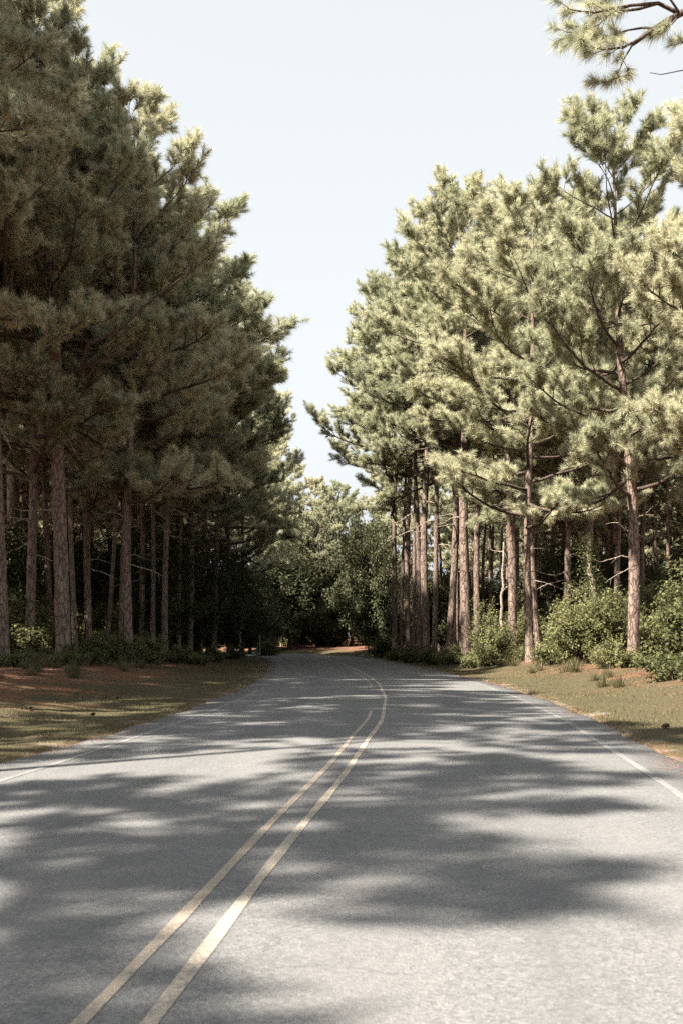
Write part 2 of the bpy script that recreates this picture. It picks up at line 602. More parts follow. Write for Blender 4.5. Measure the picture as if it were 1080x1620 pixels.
def curve_path(start, direction, length, n, lift, rg, wob=0.10):
    pts = [np.array(start, float)]
    dv = unit(np.array(direction, float))
    for i in range(n):
        dv = unit(dv + np.array([0, 0, lift / n]) + rg.normal(0, wob, 3))
        pts.append(pts[-1] + dv * length / n)
    return np.array(pts)


def grow_branch(mb, tips, tdir, start, direction, L, r0, lift, rg, twig_len=0.46, dens=1.0, sub_start=0.28):
    """One limb with its side shoots and twigs; needle-tuft places go to TIPS."""
    main = curve_path(start, direction, L, 7, lift, rg, 0.09)
    mb.tube(main, np.linspace(r0, r0 * 0.22, len(main)), 6)
    shoots = [(main[-1], unit(main[-1] - main[-2]), 0.16 * L + 0.35)]
    for _ in range(4):                      # the limb ends in a fan of shoots: a rounded puff
        fd_ = unit(unit(main[-1] - main[-2]) + rg.normal(0, 0.65, 3) + np.array([0, 0, 0.25]))
        shoots.append((main[-2] + (main[-1] - main[-2]) * rg.uniform(0, 1), fd_, rg.uniform(0.35, 0.7)))
    ns = max(5, int(L * 2.5 * dens))
    for j in range(ns):
        t = sub_start + (1 - sub_start) * (j + rg.uniform(0, 1)) / ns
        f = t * (len(main) - 1)
        i = min(int(f), len(main) - 2)
        p0 = main[i] + (main[i + 1] - main[i]) * (f - i)
        ax = unit(main[i + 1] - main[i])
        sd = unit(np.cross(ax, [0, 0, 1])) * (1 if j % 2 else -1)
        dv = unit(ax * 0.75 + sd * rg.uniform(0.5, 1.1) + np.array([0, 0, rg.uniform(-0.15, 0.55)]))
        shoots.append((p0, dv, (0.42 * L * (1 - 0.55 * t) + 0.25) * rg.uniform(0.7, 1.2)))
    for p0, dv, sl_ in shoots:
        sp = curve_path(p0, dv, sl_, 4, 0.35, rg, 0.13)
        mb.tube(sp, np.linspace(max(0.011, r0 * 0.30), 0.007, len(sp)), 4, cap=False)
        nt_ = max(5, int(sl_ * 8.2 * dens))
        for q in range(nt_):
            t = 0.25 + 0.75 * (q + rg.uniform(0, 1)) / nt_
            f = t * (len(sp) - 1)
            i = min(int(f), len(sp) - 2)
            b = sp[i] + (sp[i + 1] - sp[i]) * (f - i)
            ax = unit(sp[i + 1] - sp[i])
            rv_ = rg.normal(size=3)
            tw = unit(ax * 0.7 + unit(np.cross(ax, rv_)) * rg.uniform(0.4, 0.9) + np.array([0, 0, 0.30]))
            tl = twig_len * rg.uniform(0.45, 1.0)
            e = b + tw * tl
            mb.tube(np.array([b, b + tw * tl * 0.55 + rg.normal(0, 0.02, 3), e]), [0.007, 0.006, 0.004], 3, cap=False)
            for ff in (0.25, 0.5, 0.75, 1.0):
                tips.append(b + (e - b) * ff)
                tdir.append(unit(tw + np.array([0, 0, 0.25])))
    return main


VARIANTS = []


def make_pine(seed, H, cb, Rc, nb, r0, per=23, nlen=0.27, nwid=0.0155, sway=0.25, round_=0.44):
    rg = np.random.default_rng(seed)
    # trunk
    nz = int(H / 0.35)
    z = np.linspace(-0.3, H * 0.985, nz)
    t = np.clip(z / H, 0, 1)
    ph = rg.uniform(0, 6, 4)
    px = sway * (np.sin(t * 2.6 + ph[0]) - math.sin(ph[0])) + 0.09 * (np.sin(t * 9 + ph[1]) - math.sin(ph[1]))
    py = sway * (np.sin(t * 2.2 + ph[2]) - math.sin(ph[2])) + 0.09 * (np.sin(t * 8 + ph[3]) - math.sin(ph[3]))
    rad = r0 * ((1 - t) ** 0.75 * 0.86 + 0.14) + r0 * 0.55 * np.exp(-np.clip(z + 0.1, 0, 99) / 0.35)
    rad = np.where(t > 0.6, rad * (1 - 0.5 * (t - 0.6) / 0.4), rad)
    sides = 18
    a = np.linspace(0, 2 * np.pi, sides, endpoint=False)
    bump = 1 + 0.05 * np.sin(a[None] * 5 + z[:, None] * 0.9) + rg.normal(0, 0.035, (nz, sides)) + 0.04 * np.sin(z[:, None] * 3.1 + a[None] * 2)
    tb = MB()
    tb.tube(np.stack([px, py, z], 1), rad, sides, bump=bump)
    trunk = tb.mesh('trunk', M_BARK, True)

    def at(zz):
        return np.array([np.interp(zz, z, px), np.interp(zz, z, py), zz]), float(np.interp(zz, z, rad))
    tips, tdir, branches = [], [], []
    joined = MB()
    joined.tube(np.stack([px, py, z], 1), rad, sides, bump=bump)
    az = rg.uniform(0, 6.28)
    for i in range(nb):
        tt = (i + rg.uniform(0.0, 0.9)) / nb
        zz = H * (cb + (1 - cb) * tt * 0.97)
        az += 2.39996 + rg.normal(0, 0.35)
        prof = max(0.0, 1 - tt ** 2.6) ** (round_ + 0.12) * (0.70 + 0.30 * min(1, tt / 0.25)) * 0.97 + 0.12
        L = Rc * prof * rg.uniform(0.70, 1.02)
        el = R(-12 + 52 * tt ** 1.1 + rg.normal(0, 10))
        p0, rr = at(zz)
        dv = np.array([math.cos(az) * math.cos(el), math.sin(az) * math.cos(el), math.sin(el)])
        bm_ = MB()
        grow_branch(bm_, tips, tdir, p0, dv, L, min(rr * 0.55, 0.022 * L + 0.018), 0.45 + 0.3 * rg.random(), rg)
        for vv, ff in zip(bm_.v, [None] * len(bm_.v)):
            pass
        # same shape into the joined copy used by the deep rows
        for arr in (bm_,):
            vall = np.concatenate(arr.v)
            if arr.f4:
                joined.add(vall, np.concatenate(arr.f4), mat=1)
        branches.append(bm_.mesh('branch', M_LIMB, True))
    # leader
    top, _ = at(H * 0.97)
    for _ in range(14):
        tips.append(top + rg.normal(0, 0.18, 3))
        tdir.append(unit(np.array([0, 0, 1.0]) + rg.normal(0, 0.4, 3)))
    dead = []
    for i in range(5):
        zz = H * rg.uniform(cb * 0.55, cb * 1.0)
        azd = rg.uniform(0, 6.28)
        p0, rr = at(zz)
        db = MB()
        pth = curve_path(p0, (math.cos(azd), math.sin(azd), rg.uniform(-0.1, 0.3)), rg.uniform(0.6, 2.2), 5, -0.3, rg, 0.2)
        db.tube(pth, np.linspace(0.035, 0.010, len(pth)), 5)
        for q in (2, 3, 4):
            p2 = curve_path(pth[q], unit(pth[q] - pth[q - 1]) + rg.normal(0, 0.6, 3), rg.uniform(0.2, 0.7), 3, 0.0, rg, 0.2)
            db.tube(p2, np.linspace(0.014, 0.005, len(p2)), 3, cap=False)
        dead.append(db.mesh('dead_branch', M_DEAD, True))
    cm = MB()
    needles(cm, np.array(tips), np.array(tdir), per, nlen, nwid, rg)
    crown = cm.mesh('crown', M_NEEDLE)
    jm = joined.mesh('trunk', [M_BARK, M_LIMB], True)
    H = float(np.percentile(np.array(tips)[:, 2], 99.7)) + 0.1
    VARIANTS.append(dict(H=H, r0=r0, Rc=Rc, trunk=trunk, branches=branches, crown=crown, dead=dead, joined=jm, n=len(tips)))


#          seed  H   crown base R   limbs trunk radius
make_pine(11, 24, 0.46, 4.2, 30, 0.25)
make_pine(12, 22, 0.50, 3.6, 28, 0.22, sway=0.4)
make_pine(13, 25, 0.40, 4.4, 34, 0.28)
make_pine(14, 23, 0.55, 4.0, 27, 0.23, sway=0.35, round_=0.42)
make_pine(15, 20, 0.34, 3.9, 34, 0.20, nlen=0.29)
make_pine(16, 22, 0.28, 4.8, 40, 0.22, nlen=0.31, nwid=0.016, round_=0.45)     # low-limbed roadside pine
make_pine(17, 21, 0.62, 3.0, 22, 0.17, sway=0.5)                               # slim forest pine


def pine(label, x, y, H, var, group=None, rz=None, dia=None, lean=(0, 0), wide=1.0, front=True, drop=0.0, name='pine_tree'):
    V = VARIANTS[var]
    e = bpy.data.objects.new(name, None)
    COL.objects.link(e)
    e.empty_display_size = 0.3
    e.location = (x, y, gz(x, y) - drop)
    k = H / V['H']
    e.scale = (k * wide, k * wide, k)
    own = random.Random(int(x * 131 + y * 977))      # every tree keeps its own turn and lean
    if rz is None:
        rz = own.uniform(0, 6.28)
    if not front or lean == (0, 0):
        lean = (lean[0] + own.gauss(0, 0.014), lean[1] + own.gauss(0, 0.014))
    e.rotation_euler = (lean[0], lean[1], rz)
    e['label'] = label
    e['category'] = 'tree'
    if group:
        e['group'] = group
    td = 1.0 if dia is None else dia / 2 / (V['r0'] * k * wide)
    tr = link('trunk', V['trunk'] if front else V['joined'], e)
    if front:
        tr.scale = (td, td, 1)
        for b in V['branches']:
            link('branch', b, e)
        for b in V['dead']:
            link('dead_branch', b, e)
    link('crown', V['crown'], e)
    return e


def PX(x, Z):
    return (x - 540) / F * Z


# ---- left wood, front row (photo column, distance, height, kind, trunk width, label)
GL = 'pines along the left roadside'
left = [
    (8, 43, 25, 2, 0.42, 'pine with reddish trunk standing at the very left edge of the photo'),
    (48, 47, 25.5, 5, 0.42, 'left roadside pine whose trunk foot is caught by a patch of sun'),
    (80, 53, 25, 2, 0.34, 'slimmer pine with a bright streak high on its trunk, beside the thick dark one'),
    (102, 45.5, 26, 2, 0.62, 'thickest dark trunked pine of the left wood, wholly in shade'),
    (142, 54, 25, 5, 0.36, 'pine with a long sunlit stretch halfway up its trunk, left wood'),
    (168, 60, 24, 6, 0.26, 'thin pine with broken sunlit flecks right of the long sunlit trunk'),
    (205, 50, 25, 5, 0.40, 'tall pine whose crown bulges highest over the left roadside gap'),
    (222, 64, 25, 5, 0.34, 'pine with a dull red trunk behind the low bushes on the left'),
    (262, 60, 25.5, 4, 0.34, 'pine with a thin sunlit sliver low on its trunk, left wood'),
    (300, 68, 24.5, 5, 0.36, 'pine with dark trunk standing behind the bush at the end of the left verge'),
    (338, 76, 24, 2, 0.40, 'pine whose branches reach farthest out over the road from the left'),
    (362, 84, 24, 5, 0.34, 'pine nearest the slim post on the left verge'),
    (384, 95, 25, 5, 0.34, 'last tall pine on the left before the road bends away'),
    (120, 50, 24, 6, 0.24, 'slim shaded pine just right of the thickest dark trunk'),
    (190, 55, 24, 1, 0.26, 'slim shaded pine left of the dull red trunk'),
    (243, 62, 24, 6, 0.27, 'slim shaded pine right of the dull red trunk'),
    (284, 66, 24, 1, 0.28, 'slim shaded pine behind the broad dark bush of the left wood'),
    (318, 74, 24, 6, 0.27, 'slim shaded pine behind the greyish bush of the left verge'),
    (330, 92, 23, 1, 0.30, 'slim pine in the shade behind the last left roadside pines'),
]
for (x, Z, H, v, dia, lab) in left:
    pine(lab, PX(x, Z), Z, H, v, GL, dia=dia, wide={205: 1.0, 262: 1.25, 338: 1.2, 300: 1.1}.get(x, 1.08))
# unseen pines left of the frame, placed and sized to shade road and wood
GS = 'unseen shade pines placed left of the frame'
for (X, Y, H, v) in [(-13.5, 37, 27, 0), (-12.6, 30.5, 26, 3), (-13.0, 23.5, 25, 2), (-12.5, 16.0, 24, 1), (-12.8, 10, 23, 3), (-9.3, 4.2, 20, 1), (-9.4, 9.5, 21, 6), (-9.5, 14.5, 21, 3), (-9.6, 20, 22, 1), (-9.4, -0.5, 17, 6),
                     (-17, 28, 31, 2), (-16.5, 34, 35, 0), (-16, 40, 36, 3), (-20, 24, 28, 2), (-20.5, 31, 34, 0), (-20, 37.5, 36, 2), (-24, 28, 31, 3), (-24.5, 35, 35, 0), (-17, 20, 26, 4), (-28, 31, 30, 2), (-18, 44, 36, 2), (-22, 42, 36, 0)]:
    pine('unseen tall pine left of the frame, placed to cast shade', X, Y, H, v, GS, front=False, wide=0.85 if H > 33 else 1.0)

# ---- right side (photo column, distance, height, kind, trunk width, lean, label)
GR = 'pines along the right roadside'
right = [
    (1000, 42, 21, 5, 0.44, (0, 0.05), 0.95, 'nearest whole pine on the right, bare stubs on its sunlit trunk, foot in green brush'),
    (838, 50, 20.8, 5, 0.36, (0, 0), 1.15, 'straight slender pine with grey trunk rising clear of the brush on the right'),
    (851, 57, 22, 6, 0.28, (0, 0.01), 1.0, 'thin brown pine just behind the straight slender grey one'),
    (809, 58, 24, 0, 0.48, (0, -0.012), 1.2, 'stout pine with trunk foot hidden by the dark round bush on the right'),
    (737, 60, 26, 3, 0.56, (0, -0.004), 1.2, 'broadest pale sunlit trunk in the middle of the right-hand clump'),
    (755, 64, 24, 3, 0.38, (0, -0.004), 1.0, 'reddish trunked pine right beside the broadest pale trunk'),
    (748, 72, 24, 1, 0.30, (0, 0), 1.0, 'thin pine glimpsed between the broadest pale trunk and the reddish one'),
    (770, 77, 22, 6, 0.22, (0, 0.02), 1.0, 'thin dark pine in the gap right of the reddish trunk'),
    (708, 66, 26.5, 3, 0.44, (0, -0.06), 1.0, 'leaning pine left of the broadest pale trunk, tilted to the left'),
    (718, 69, 23.5, 1, 0.30, (0, -0.045), 1.0, 'thin pale pine leaning in parallel behind the leaning one'),
    (722, 73, 23, 6, 0.28, (0, 0), 1.0, 'upright thin pine between the leaning pair and the broadest trunk'),
    (674, 72, 28, 3, 0.50, (0, -0.012), 1.25, 'dark footed thick pine in the left part of the right-hand clump'),
    (662, 75, 27, 3, 0.36, (0, 0.0), 1.0, 'pale pine pressed against the dark footed thick one'),
    (687, 70, 24, 3, 0.36, (0, -0.02), 1.0, 'pale pine between the dark footed thick one and the leaning pair'),
    (653, 76, 24, 3, 0.30, (0, 0.01), 1.0, 'slim pale pine just left of the dark footed thick one'),
    (729, 67, 23.5, 6, 0.28, (0, -0.015), 1.0, 'slim pine tucked behind the left side of the broadest pale trunk'),
    (645, 79, 28.5, 3, 0.42, (0, -0.01), 1.2, 'evenly lit straight pine, third trunk from the left of the right-hand clump'),
    (634, 82, 25, 3, 0.28, (0, 0.0), 1.0, 'thinnest trunk at the left of the right-hand clump'),
    (624, 80, 26, 2, 0.38, (0, -0.02), 1.3, 'leftmost pine of the right-hand clump, its limb hanging out over the road'),
    (893, 58, 22.5, 5, 0.36, (0, 0.0), 1.0, 'pine rising straight behind the peak of the broad brush mound'),
    (975, 56, 22, 3, 0.32, (0, 0.0), 1.0, 'shaded pine just left of the nearest right-hand trunk and well behind it'),
    (1016, 60, 22, 1, 0.30, (0, 0.0), 1.0, 'slim pine close behind the right side of the nearest right-hand trunk'),
]
for (x, Z, H, v, dia, lean, wd, lab) in right:
    pine(lab, PX(x, Z), Z, H, v, GR, dia=dia, lean=lean, wide=wd)
pine('pine at the right edge of the photo with hanging sunlit boughs', 13.6, 37.5, 20.6, 5, GR, rz=1.0, dia=0.4, wide=1.0)
pine('tall pine behind the right edge boughs, only crown in view', 17.5, 47, 24, 2, GR, rz=2.0, dia=0.4)

# ---- deeper rows
def scatter(n, x0, x1, y0, y1, test, sep, taken):
    out = []
    tries = 0
    while len(out) < n and tries < 6000:
        tries += 1
        x, y = random.uniform(x0, x1), random.uniform(y0, y1)
        if abs(road_d(x, y)[0]) < 8.0 or not test(x, y):
            continue
        if all((x - a) ** 2 + (y - b) ** 2 > sep * sep for a, b in taken):
            out.append((x, y)); taken.append((x, y))
    return out


taken = [(o.location.x, o.location.y) for o in COL.objects if o.get('category') == 'tree']
for (x, y) in scatter(78, -42, -10, 42, 118, lambda x, y: x < -12.5 + 0.05 * (y - 45) and x / y > -0.46, 2.7, taken):  # nearer outer pines raised in height to shade the front row
    pine('pine in the deep shade behind the front row of the left wood', x, y, random.uniform(30, 34) if y < 66 and x < -14.5 else random.uniform(25, 29) if y < 80 else random.uniform(22, 26), random.choice([0, 1, 2, 3, 4, 6]), 'pines deep in the left wood', front=False)
for (x, y) in scatter(70, 2, 40, 50, 118, lambda x, y: x > (0.14 * y if y < 84 else 3) and x / y < 0.44, 2.9, taken):
    pine('pine deep in the wood behind the right-hand clump', x, y, random.uniform(18, 22.5), random.choice([0, 1, 2, 3, 4, 6]), 'pines deep in the right wood', front=False)
# far bank beyond the bend
for (x, y) in scatter(66, -44, 60, 124, 160, lambda x, y: True, 3.2, taken):  # pines hidden on the left made taller to shade the far trees
    pine('far pine in the bank of trees closing the road beyond the bend', x, y, random.uniform(27, 31) if x < -9.5 else random.uniform(16, 20), random.choice([0, 2, 3, 4, 4, 5, 5]), 'far pines beyond the bend', front=False)

# ---- limb hanging into the top right corner, on a pine standing right of the frame
V = VARIANTS[3]
e = pine('pine right of the photo whose bare-barked limb hangs into the top right corner', 8.6, 17.5, 21, 3, front=False, rz=0.4)
rg = np.random.default_rng(99)
mb, tips, tdir = MB(), [], []
base = Vector(e.location)
k = e.scale[0]


def loc(px, py, Z):
    return np.array([PX(px, Z), Z, CAM_H - (py - HZ) / F * Z])


limb_pts = [np.array([8.5, 17.4, 12.3]), loc(1190, -40, 17.0), loc(1075, 22, 17.0), loc(1035, 45, 16.9), loc(1000, 70, 16.8)]
mb.tube(np.array(limb_pts), [0.09, 0.075, 0.05, 0.04, 0.03], 7)


def spray(pts, r0, r1, ntw, tl=0.32, bare=False):
    pts = np.array(pts)
    mb.tube(pts, np.linspace(r0, r1, len(pts)), 5)
    if bare:
        return
    for q in range(ntw):
        t = 0.35 + 0.65 * (q + rg.uniform(0, 1)) / ntw
        f = t * (len(pts) - 1)
        i = min(int(f), len(pts) - 2)
        b = pts[i] + (pts[i + 1] - pts[i]) * (f - i)
        ax = unit(pts[i + 1] - pts[i])
        tw = unit(ax * 0.9 + unit(np.cross(ax, rg.normal(size=3))) * rg.uniform(0.2, 0.7) + np.array([0, 0, 0.15]))
        L_ = tl * rg.uniform(0.5, 1.1)
        mb.tube(np.array([b, b + tw * L_ * 0.5 + rg.normal(0, 0.01, 3), b + tw * L_]), [0.007, 0.006, 0.004], 4, cap=False)
        for ff in (0.7, 1.0):
            tips.append(b + tw * L_ * ff); tdir.append(tw)


Zb = 16.8
spray([loc(1075, 22, 17), loc(1040, 5, 16.9), loc(1000, 8, 16.7), loc(975, 12, 16.6), loc(940, 20, 16.4), loc(900, 15, 16.2)], 0.035, 0.008, 11)
spray([loc(1040, 5, 16.9), loc(1010, 14, 16.9), loc(980, 18, 16.9), loc(965, 20, 17.0), loc(945, 40, 17.1), loc(915, 50, 17.2), loc(896, 52, 17.2)], 0.025, 0.008, 12)
spray([loc(1035, 45, 16.9), loc(1010, 62, 16.6), loc(985, 75, 16.5), loc(950, 78, 16.3), loc(925, 72, 16.2)], 0.03, 0.008, 11)
spray([loc(1035, 45, 16.9), loc(1015, 44, 16.8), loc(990, 48, 16.9), loc(960, 58, 16.7), loc(930, 62, 16.6), loc(905, 66, 16.5)], 0.02, 0.006, 12)
spray([loc(1000, 70, 16.8), loc(985, 95, 16.7), loc(975, 120, 16.6), loc(960, 132, 16.5), loc(945, 128, 16.5)], 0.015, 0.006, 6, 0.14)
spray([loc(985, 95, 16.7), loc(990, 105, 16.6), loc(992, 112, 16.6)], 0.007, 0.004, 2, 0.1)
spray([loc(1075, 22, 17), loc(1060, 40, 16.8), loc(1040, 52, 16.8)], 0.02, 0.006, 5, 0.15)
spray([loc(1075, 22, 17), loc(1060, 0, 16.8), loc(1045, -15, 16.8), loc(1000, -20, 16.8), loc(960, -10, 16.8), loc(915, -8, 16.8)], 0.02, 0.006, 12)
spray([loc(1190, -40, 17.0), loc(1150, 30, 17.0), loc(1110, 55, 17), loc(1085, 65, 17), loc(1066, 72, 17)], 0.012, 0.005, 4, 0.12)
spray([loc(1190, -40, 17.0), loc(1170, 50, 17.0), loc(1140, 95, 17), loc(1085, 110, 17), loc(1045, 118, 17), loc(1027, 115, 17)], 0.014, 0.005, 0, bare=True)
from mathutils import Matrix
inv = Matrix.LocRotScale(e.location, e.rotation_euler, e.scale).inverted()


def to_local(mb_):
    Mx = np.array(inv)
    mb_.v = [(np.c_[a, np.ones(len(a))] @ Mx.T)[:, :3].astype(np.float32) for a in mb_.v]


cm = MB()
needles(cm, np.array(tips), np.array(tdir), 75, 0.21, 0.0065, rg, 0.18, (12, 75))
to_local(mb); to_local(cm)
lb = link('branch', mb.mesh('branch', M_LIMB, True), e)
link('needles', cm.mesh('needles', M_NEEDLE), lb)


for tree_label, Zl, pts_, r0_ in [
    ('thickest dark trunked pine of the left wood, wholly in shade', 41.5, [(100, 620), (140, 545), (190, 520), (245, 470), (300, 432), (335, 400)], 0.085),
    ('thickest dark trunked pine of the left wood, wholly in shade', 41.8, [(102, 640), (150, 575), (185, 558), (240, 556)], 0.06),
    ('pine with reddish trunk standing at the very left edge of the photo', 39.5, [(-20, 470), (20, 428), (60, 405), (112, 388)], 0.07),
    ('pine with reddish trunk standing at the very left edge of the photo', 39.0, [(-25, 390), (10, 350), (45, 315), (72, 290)], 0.08),
]:
    t_ = [o for o in COL.objects if o.get('label') == tree_label][0]
    P_ = [loc(a, b, Zl) for a, b in pts_]
    P_[0] = np.array([t_.location.x, t_.location.y, P_[0][2] - 0.6])
    mb = MB()
    P_ = np.array(P_)
    mb.tube(P_, np.linspace(r0_, r0_ * 0.3, len(P_)), 7)
    for q in range(1, len(P_)):
        for _ in range(2):
            sp = curve_path(P_[q], unit(P_[q] - P_[q - 1]) + rg.normal(0, 0.6, 3), rg.uniform(0.4, 1.1), 4, 0.2, rg, 0.2)
            mb.tube(sp, np.linspace(0.022, 0.006, 5), 4, cap=False)
    from mathutils import Matrix
    inv = Matrix.LocRotScale(t_.location, t_.rotation_euler, t_.scale).inverted()
    to_local(mb)
    link('branch', mb.mesh('branch', M_LIMB, True), t_)


# ------------------------------------------------------------------ broadleaf shrubs and trees
def leaves(mb, P, D, size, rg, tj=0.2):
    n = len(P)
    nrm = rg.normal(0, 0.6, (n, 3)) + D * 0.5 + np.array([0, 0, 0.7])
    nrm /= np.linalg.norm(nrm, axis=1, keepdims=True) + 1e-9
    ax = np.cross(nrm, rg.normal(size=(n, 3)))
    ax /= np.linalg.norm(ax, axis=1, keepdims=True) + 1e-9
    sd = np.cross(nrm, ax)
    s = size * rg.uniform(0.6, 1.25, n)[:, None]
    a = P - ax * s * 0.5
    b = P + sd * s * 0.27 + nrm * s * 0.06
    c = P + ax * s * 0.55 - nrm * s * 0.08
    d_ = P - sd * s * 0.27 + nrm * s * 0.06
    v = np.stack([a, b, c, d_], 1).reshape(-1, 3)
    mb.add(v, np.arange(len(v)).reshape(-1, 4), np.repeat(np.clip(rg.normal(0.5, tj, n), 0, 1), 4))


SHRUBS = []


def make_shrub(seed, Rw, H, nstem, nleaf, leaf, mat, droop=0.0):
    rg = np.random.default_rng(seed)
    st = MB()
    P, D = [], []
    for i in range(nstem):
        az = rg.uniform(0, 6.28)
        el = R(rg.uniform(28, 82))
        L = 1.0 / math.sqrt((math.cos(el) / Rw) ** 2 + (math.sin(el) / H) ** 2) * rg.uniform(0.72, 1.05)
        pth = curve_path((rg.normal(0, 0.12), rg.normal(0, 0.12), -0.1), (math.cos(az) * math.cos(el), math.sin(az) * math.cos(el), math.sin(el)), L, 6, 0.15, rg, 0.12)
        st.tube(pth, np.linspace(0.022, 0.007, 7) * (0.6 + 0.25 * H), 5, cap=False)
        for q in range(10):
            t = 0.2 + 0.8 * (q + rg.random()) / 10
            f = t * 6
            i0 = min(int(f), 5)
            b = pth[i0] + (pth[i0 + 1] - pth[i0]) * (f - i0)
            ax = unit(pth[i0 + 1] - pth[i0])
            tl = (0.20 + 0.20 * (1 - t)) * L * rg.uniform(0.6, 1.2)
            tw = unit(ax * 0.6 + unit(np.cross(ax, rg.normal(size=3))) + np.array([0, 0, 0.25 - droop]))
            e_ = b + tw * tl
            st.tube(np.array([b, (b + e_) / 2 + rg.normal(0, 0.02, 3), e_]), [0.008, 0.006, 0.004], 3, cap=False)
            for u in np.linspace(0.25, 1.0, 7):
                P.append(b + (e_ - b) * u); D.append(tw)
    P, D = np.array(P), np.array(D)
    reps = max(1, int(nleaf / len(P)))
    P = np.repeat(P, reps, 0); D = np.repeat(D, reps, 0)
    P = P + rg.normal(0, leaf * 0.9, P.shape)
    lm = MB()
    leaves(lm, P, D, leaf, rg)
    SHRUBS.append((st.mesh('stem', M_LIMB, True), lm.mesh('foliage', mat), Rw, H))


make_shrub(1, 1.3, 1.9, 26, 9000, 0.105, M_LEAF)
make_shrub(2, 1.7, 2.6, 30, 12000, 0.115, M_LEAF)
make_shrub(3, 1.0, 1.1, 22, 6500, 0.085, M_LEAF)
make_shrub(4, 1.1, 3.2, 26, 10000, 0.12, M_LEAF)
make_shrub(5, 0.8, 0.55, 18, 3500, 0.075, M_LEAF)
make_shrub(6, 3.4, 9.0, 40, 26000, 0.24, M_HARD)      # 5: hardwood crown, set on a trunk


def shrub(label, x, y, var, sx=1.0, sz=1.0, group=None, cat='shrub', name='leafy_shrub'):
    e = bpy.data.objects.new(name, None)
    COL.objects.link(e)
    e.location = (x, y, gz(x, y))
    e.scale = (sx, sx, sz)
    e.rotation_euler = (0, 0, random.uniform(0, 6.28))
    e['label'] = label; e['category'] = cat
    if group:
        e['group'] = group
    link('stem', SHRUBS[var][0], e)
    link('foliage', SHRUBS[var][1], e)
    return e


GB = 'bushes at the foot of the right-hand pines'
rs = [
    (1118, 33.5, 1, 1.1, 1.15, 'big pale leafy bush filling the right edge under the boughs'),
    (1048, 45, 1, 1.1, 1.35, 'tall sunlit bush behind the right of the nearest right-hand trunk'),
    (1125, 37, 1, 1.2, 1.5, 'tallest bush at the right edge of the photo'),
    (1085, 29, 2, 1.2, 1.1, 'low sunlit bush at the right edge nearest the road'),
    (1008, 40.5, 4, 1.1, 0.8, 'low dark weeds round the foot of the nearest right-hand trunk'),
    (975, 39.5, 2, 0.9, 1.0, 'dark round bush just left of the nearest right-hand trunk foot'),
    (960, 44, 1, 1.0, 1.2, 'sunlit bush between the broad brush mound and the nearest right-hand trunk'),
    (915, 44, 1, 0.95, 1.0, 'dark green front of the broad brush mound on the right'),
    (895, 47, 3, 1.1, 1.0, 'tall leafy bush at the peak of the broad brush mound on the right'),
    (872, 45.5, 2, 1.0, 1.2, 'smaller bush at the left shoulder of the broad brush mound'),
    (930, 50, 3, 1.1, 1.1, 'viny bush climbing beside the leaning dead snag'),
    (785, 53, 0, 1.0, 1.15, 'dark round bush between the broadest pale trunk and the slender grey pine'),
    (775, 58, 3, 1.0, 1.0, 'upright sunlit bush behind the dark round bush'),
    (755, 54, 2, 1.0, 1.0, 'bush covering the foot of the broadest pale trunk'),
    (818, 52, 4, 1.3, 1.3, 'low weeds left of the slender grey pine foot'),
    (720, 60, 2, 1.1, 1.0, 'bush at the feet of the leaning pair of pines'),
    (690, 64, 2, 1.1, 1.0, 'bush between the dark footed thick pine and the leaning pair'),
    (655, 70, 2, 1.0, 1.0, 'bush in front of the straight pine in the right-hand clump'),
    (628, 76, 2, 1.0, 0.9, 'bush at the foot of the leftmost pine of the right-hand clump'),
    (606, 86, 0, 1.1, 1.0, 'last bush on the right before the bend'),
    (850, 62, 1, 1.1, 1.2, 'bush seen between the slender grey pine and the brush mound'),
    (1000, 54, 1, 1.2, 1.2, 'shaded bush behind the nearest right-hand trunk'),
]
for (x, Z, v, a, b, lab) in rs:
    shrub(lab, PX(x, Z), Z, v, a, b, GB)
GC = 'low bushes under the left wood'
ls = [
    (-5, 42, 2, 1.2, 1.0, 'low bush cut by the left edge of the photo'),
    (30, 41, 4, 1.3, 1.3, 'weedy clump before the sun-caught trunk foot on the left'),
    (70, 43, 2, 1.1, 0.9, 'dark bush between the sun-caught trunk and the thickest trunk'),
    (128, 44, 2, 1.2, 1.1, 'dark bush right of the thickest dark trunk'),
    (160, 47, 0, 1.0, 0.9, 'bush with a few sunlit sprigs left of the red needle bed'),
    (195, 50, 0, 1.1, 0.9, 'dark bush behind the sunlit edge of the red needle bed'),
    (235, 55, 0, 1.2, 1.0, 'broad dark bush at the middle of the left wood edge'),
    (270, 58, 2, 1.2, 1.1, 'low dark bush at the back of the left verge'),
    (305, 57, 2, 1.1, 1.05, 'greyish bush at the end of the left verge'),
    (330, 66, 2, 1.2, 1.0, 'low bush behind the greyish bush on the left verge'),
    (365, 78, 2, 1.2, 1.0, 'small dark bush left of the slim post'),
    (425, 98, 0, 1.2, 1.1, 'dark bush beside the road where it bends out of sight'),
]
for (x, Z, v, a, b, lab) in ls:
    shrub(lab, PX(x, Z), Z, v, a * 0.9, b * 0.8, GC)
